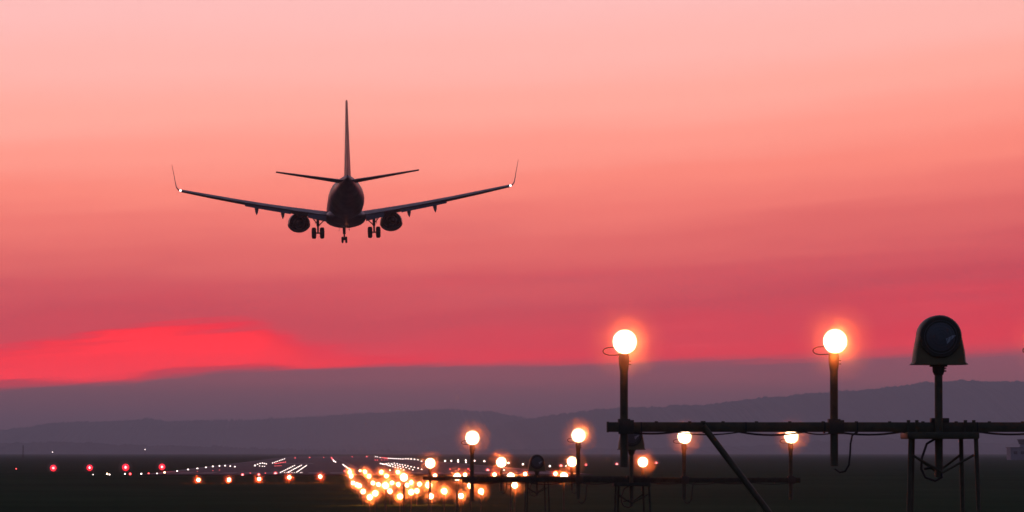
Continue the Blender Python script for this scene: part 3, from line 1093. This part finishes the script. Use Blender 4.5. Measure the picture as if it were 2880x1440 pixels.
# below the slope lights: mixed row
for k, (q, kind, s) in enumerate([((937, 411), 'white', .5), ((1078, 403), 'orange', 1.0), ((1102, 410), 'white', .8), ((1258, 404), 'white', .9), ((1310, 404), 'red', 1.2),
                                  ((1422, 403), 'white', .95), ((1496, 401), 'red', .95), ((1580, 401), 'white', 1.0), ((1656, 392), 'orange', 1.35), ((163, 352), 'red', .6)]):
    lab = ['faint white lamp, start of the low row under the slope lights', 'orange lamp touching a white one in the low row under the slope lights', 'white lamp touching an orange one under the second slope light',
           'white lamp beside a red one under the third slope light', 'red lamp just below the third slope light', 'white lamp midway between the third and fourth slope lights',
           'red lamp midway along the low row, before the last white one', 'white lamp just before the orange lamp under the fourth slope light', 'bright orange-white lamp just under the fourth slope light', 'lone tiny red light near the picture edge, before the slope lights'][k]
    field_light(*z5(*q), kind, lab, 'low row under the slope lights', s)
# reds beside the runway
REDS = [(610, 1194.5, 1.3, 'red lamp, first of the low red row ahead of the orange crossbar lamps'), (651, 1193.7, 1.2, 'red lamp directly above an orange crossbar lamp'),
        (693, 1191.5, 1.7, 'large red lamp at the foot of the left slanting streaks'), (629.5, 1190.5, .5, 'tiny red light between the first and second low red lamps'), (667.5, 1190.5, .5, 'tiny red light between the second low red lamp and the large one'),
        (742.7, 1152.7, .6, 'far red light, first above the slanting streaks'), (779, 1151.5, .6, 'far red light, second above the slanting streaks'), (814.5, 1151.3, .4, 'faint pink far light under the jet'),
        (886, 1149.6, .5, 'faint far red light right of the centre line'), (922.5, 1149.2, .7, 'far red light before the start of the right edge row'),
        (1227, 1183.7, 1.7, 'large red lamp to the right of the tall second-bar post'), (1184.5, 1184.5, 1.1, 'red lamp against the foot of the tall second-bar post'), (1178, 1180, .7, 'small red lamp just above the red one at the second-bar post'),
        (1132, 1180.5, .5, 'faint red light left of the second-bar post'), (1154, 1180.5, .5, 'fainter red light close to the second-bar post'), (1185, 1222, 1.2, 'pinkish red lamp low in front of the second-bar post'),
        (1411, 1171.7, 1.2, 'red lamp left of the last lamp pair near the far strobe'), (1474, 1169.7, 1.0, 'red lamp right of the inner third-bar lamp'), (1551.6, 1167.7, 1.2, 'red lamp left of the near beam post'),
        (1651, 1165, 1.2, 'red lamp to the right of the outer third-bar lamp'), (867, 1185.5, .9, 'pink lamp at the corner of the lamp cluster')]
for u, v, s, lab in REDS:
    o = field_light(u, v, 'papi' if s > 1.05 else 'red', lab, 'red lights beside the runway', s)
    if s > .9:
        halo_ball(o.location + Vector((0, -.1, 0)), .0011 * o.location.y * s * .8)
        light((1.0, .012, .03), 700 * s * (o.location.y / 500.0), (0, -.22, 0), o, .05, 40, 5)
# whites on the right
for k, (q, s) in enumerate([((365, 417), 1.0), ((427, 415), .95), ((495, 410), 1.0), ((496, 424), .9), ((572, 410), .9), ((573, 430), .75), ((661, 415), .95), ((760, 420), 1.05), ((1002, 437), 1.2), ((957, 510), 1.0), ((1147, 450), 1.1), ((1418, 468), 1.1), ((1580, 467), .9)]):
    lab = ['first white light right of the outer third-bar lamp', 'second white light right of the outer third-bar lamp', 'upper white light of the first close pair left of the second-bar post', 'lower white light of the first close pair left of the second-bar post',
           'upper white light of the pair beside the second-bar post', 'lower white light of the pair beside the second-bar post', 'white light just right of the second-bar post', 'white light farther right of the second-bar post',
           'pale light touching the second lamp of the third bar', 'pale orange light under the second lamp of the third bar', 'white light just left of the far dome strobe', 'white light just right of the far dome strobe', 'pale light beside the inner right third-bar lamp'][k]
    field_light(*z7(*q), 'white', lab, 'white lights right of the lamp cluster', s)
for u, v, lab, s in ((1083, 1249, 'small pale marker light below the lamp cluster', .9), (1212.7, 1233.7, 'upper pale marker light of the pair right of the cluster', .9), (1212.7, 1242.5, 'lower pale marker light of the pair right of the cluster', .8),
                     (1190 * .25 + 608.2, 1185, 'orange lamp, first past the centre line in the row behind the cluster', 1.4), (981, 1183.5, 'small white light behind the cluster', .7)):
    field_light(u, v, 'orange', lab, 'marker lights around the lamp cluster', s, d=(260 if v > 1225 else None))

for b_, (q, dens) in zip(HALO_BALLS, HALO_LAYERS):
    mo = b_.build('halo_mist', volume('halo_mist_volume', dens, (1, .97, .95), 0.0))  # added scattering balls, there only for the lamp halos
    tag(mo, 'added balls of thin vapour forming halos around the lit lamps', kind='stuff', group='halo_mist')

# ------------------------------------------------------------------ far masts and tower
for u, v, d, lab in ((132, 1137.5, 2500, 'far thin pole with a tiny white lamp above the first slope light'), (365, 1130.7, 2500, 'far thin pole with a tiny white lamp above the fourth slope light')):
    p = at(u, v, d)
    t = thing('lamp_pole', lab, 'lamp pole', Vector((p.x, d, -2.3)), 'far lamp poles')
    b = MB()
    b.tube([(0, 0, -.3), (0, 0, p.z + 2.2)], [.06, .04], 8)
    b.build('pole', M['steel_dark'], t)
    b = MB()
    b.sphere((0, -.1, p.z + 2.3), .20, 10, 8)
    b.build('lamp', M['white'], t)
p0, p1 = at(58, 1120, 1500), at(58, 1174, 1500)
t = thing('radio_mast', 'thin dark lattice mast standing on the far field before the low ridge', 'mast', Vector((p0.x, 1500, -2.3)))
b = MB()
hgt = p0.z + 2.3
for k in range(3):
    a = 2 * math.pi * k / 3
    b.tube([(.35 * math.cos(a), .35 * math.sin(a), -.3), (.08 * math.cos(a), .08 * math.sin(a), hgt)], .05, 6)
for k in range(10):
    z = hgt * k / 10.0
    q = .35 - .27 * k / 10.0
    for j in range(3):
        a, c = 2 * math.pi * j / 3, 2 * math.pi * (j + 1) / 3
        b.tube([(q * math.cos(a), q * math.sin(a), z), (q * math.cos(c), q * math.sin(c), z + hgt / 10)], .03, 5)
b.build('lattice', M['steel_dark'], t)

d = 1300.0
pa, pb = at(2543, 1163, d), at(2602, 1127, d)
t = thing('control_tower', 'pale blue control tower above a low block, cut by the picture edge', 'control tower', Vector(((pa.x + pb.x) / 2, d, -2.3)))
b = MB()
wv = pb.x - pa.x
hb = pb.z + 2.3
b.box((0, 4, hb / 2 - .1), (wv, 8, hb + .2))
bl = b.build('block', M['concrete'], t, smooth=False)
b = MB()
b.box((0, 4, hb + .12), (wv + .5, 8.5, .24))
b.build('roof', M['roof'], t, smooth=False)
for k in range(3):
    b = MB()
    b.box((-wv * .3 + k * wv * .3, -.003, hb * .6), (wv * .16, .06, hb * .25))
    b.build('window', M['pane'], t, smooth=False)
ht = at(2576, 1104, d).z + 2.3
b = MB()
b.lathe((wv * .12, 4, hb + .2), (0, 0, 1), [(0, 1.1), (ht - hb - 1.9, 1.0), (ht - hb - 1.8, 1.3)], 12)
b.build('shaft', M['concrete'], t)
b = MB()
b.lathe((wv * .12, 4, ht - 1.6), (0, 0, 1), [(0, 1.35), (1.2, 1.75), (1.25, 1.7)], 12)
b.build('cab', M['pane'], t)
b = MB()
b.lathe((wv * .12, 4, ht - .34), (0, 0, 1), [(0, 1.95), (.25, 1.9), (.34, .6)], 12)
b.build('cab_roof', M['roof'], t)
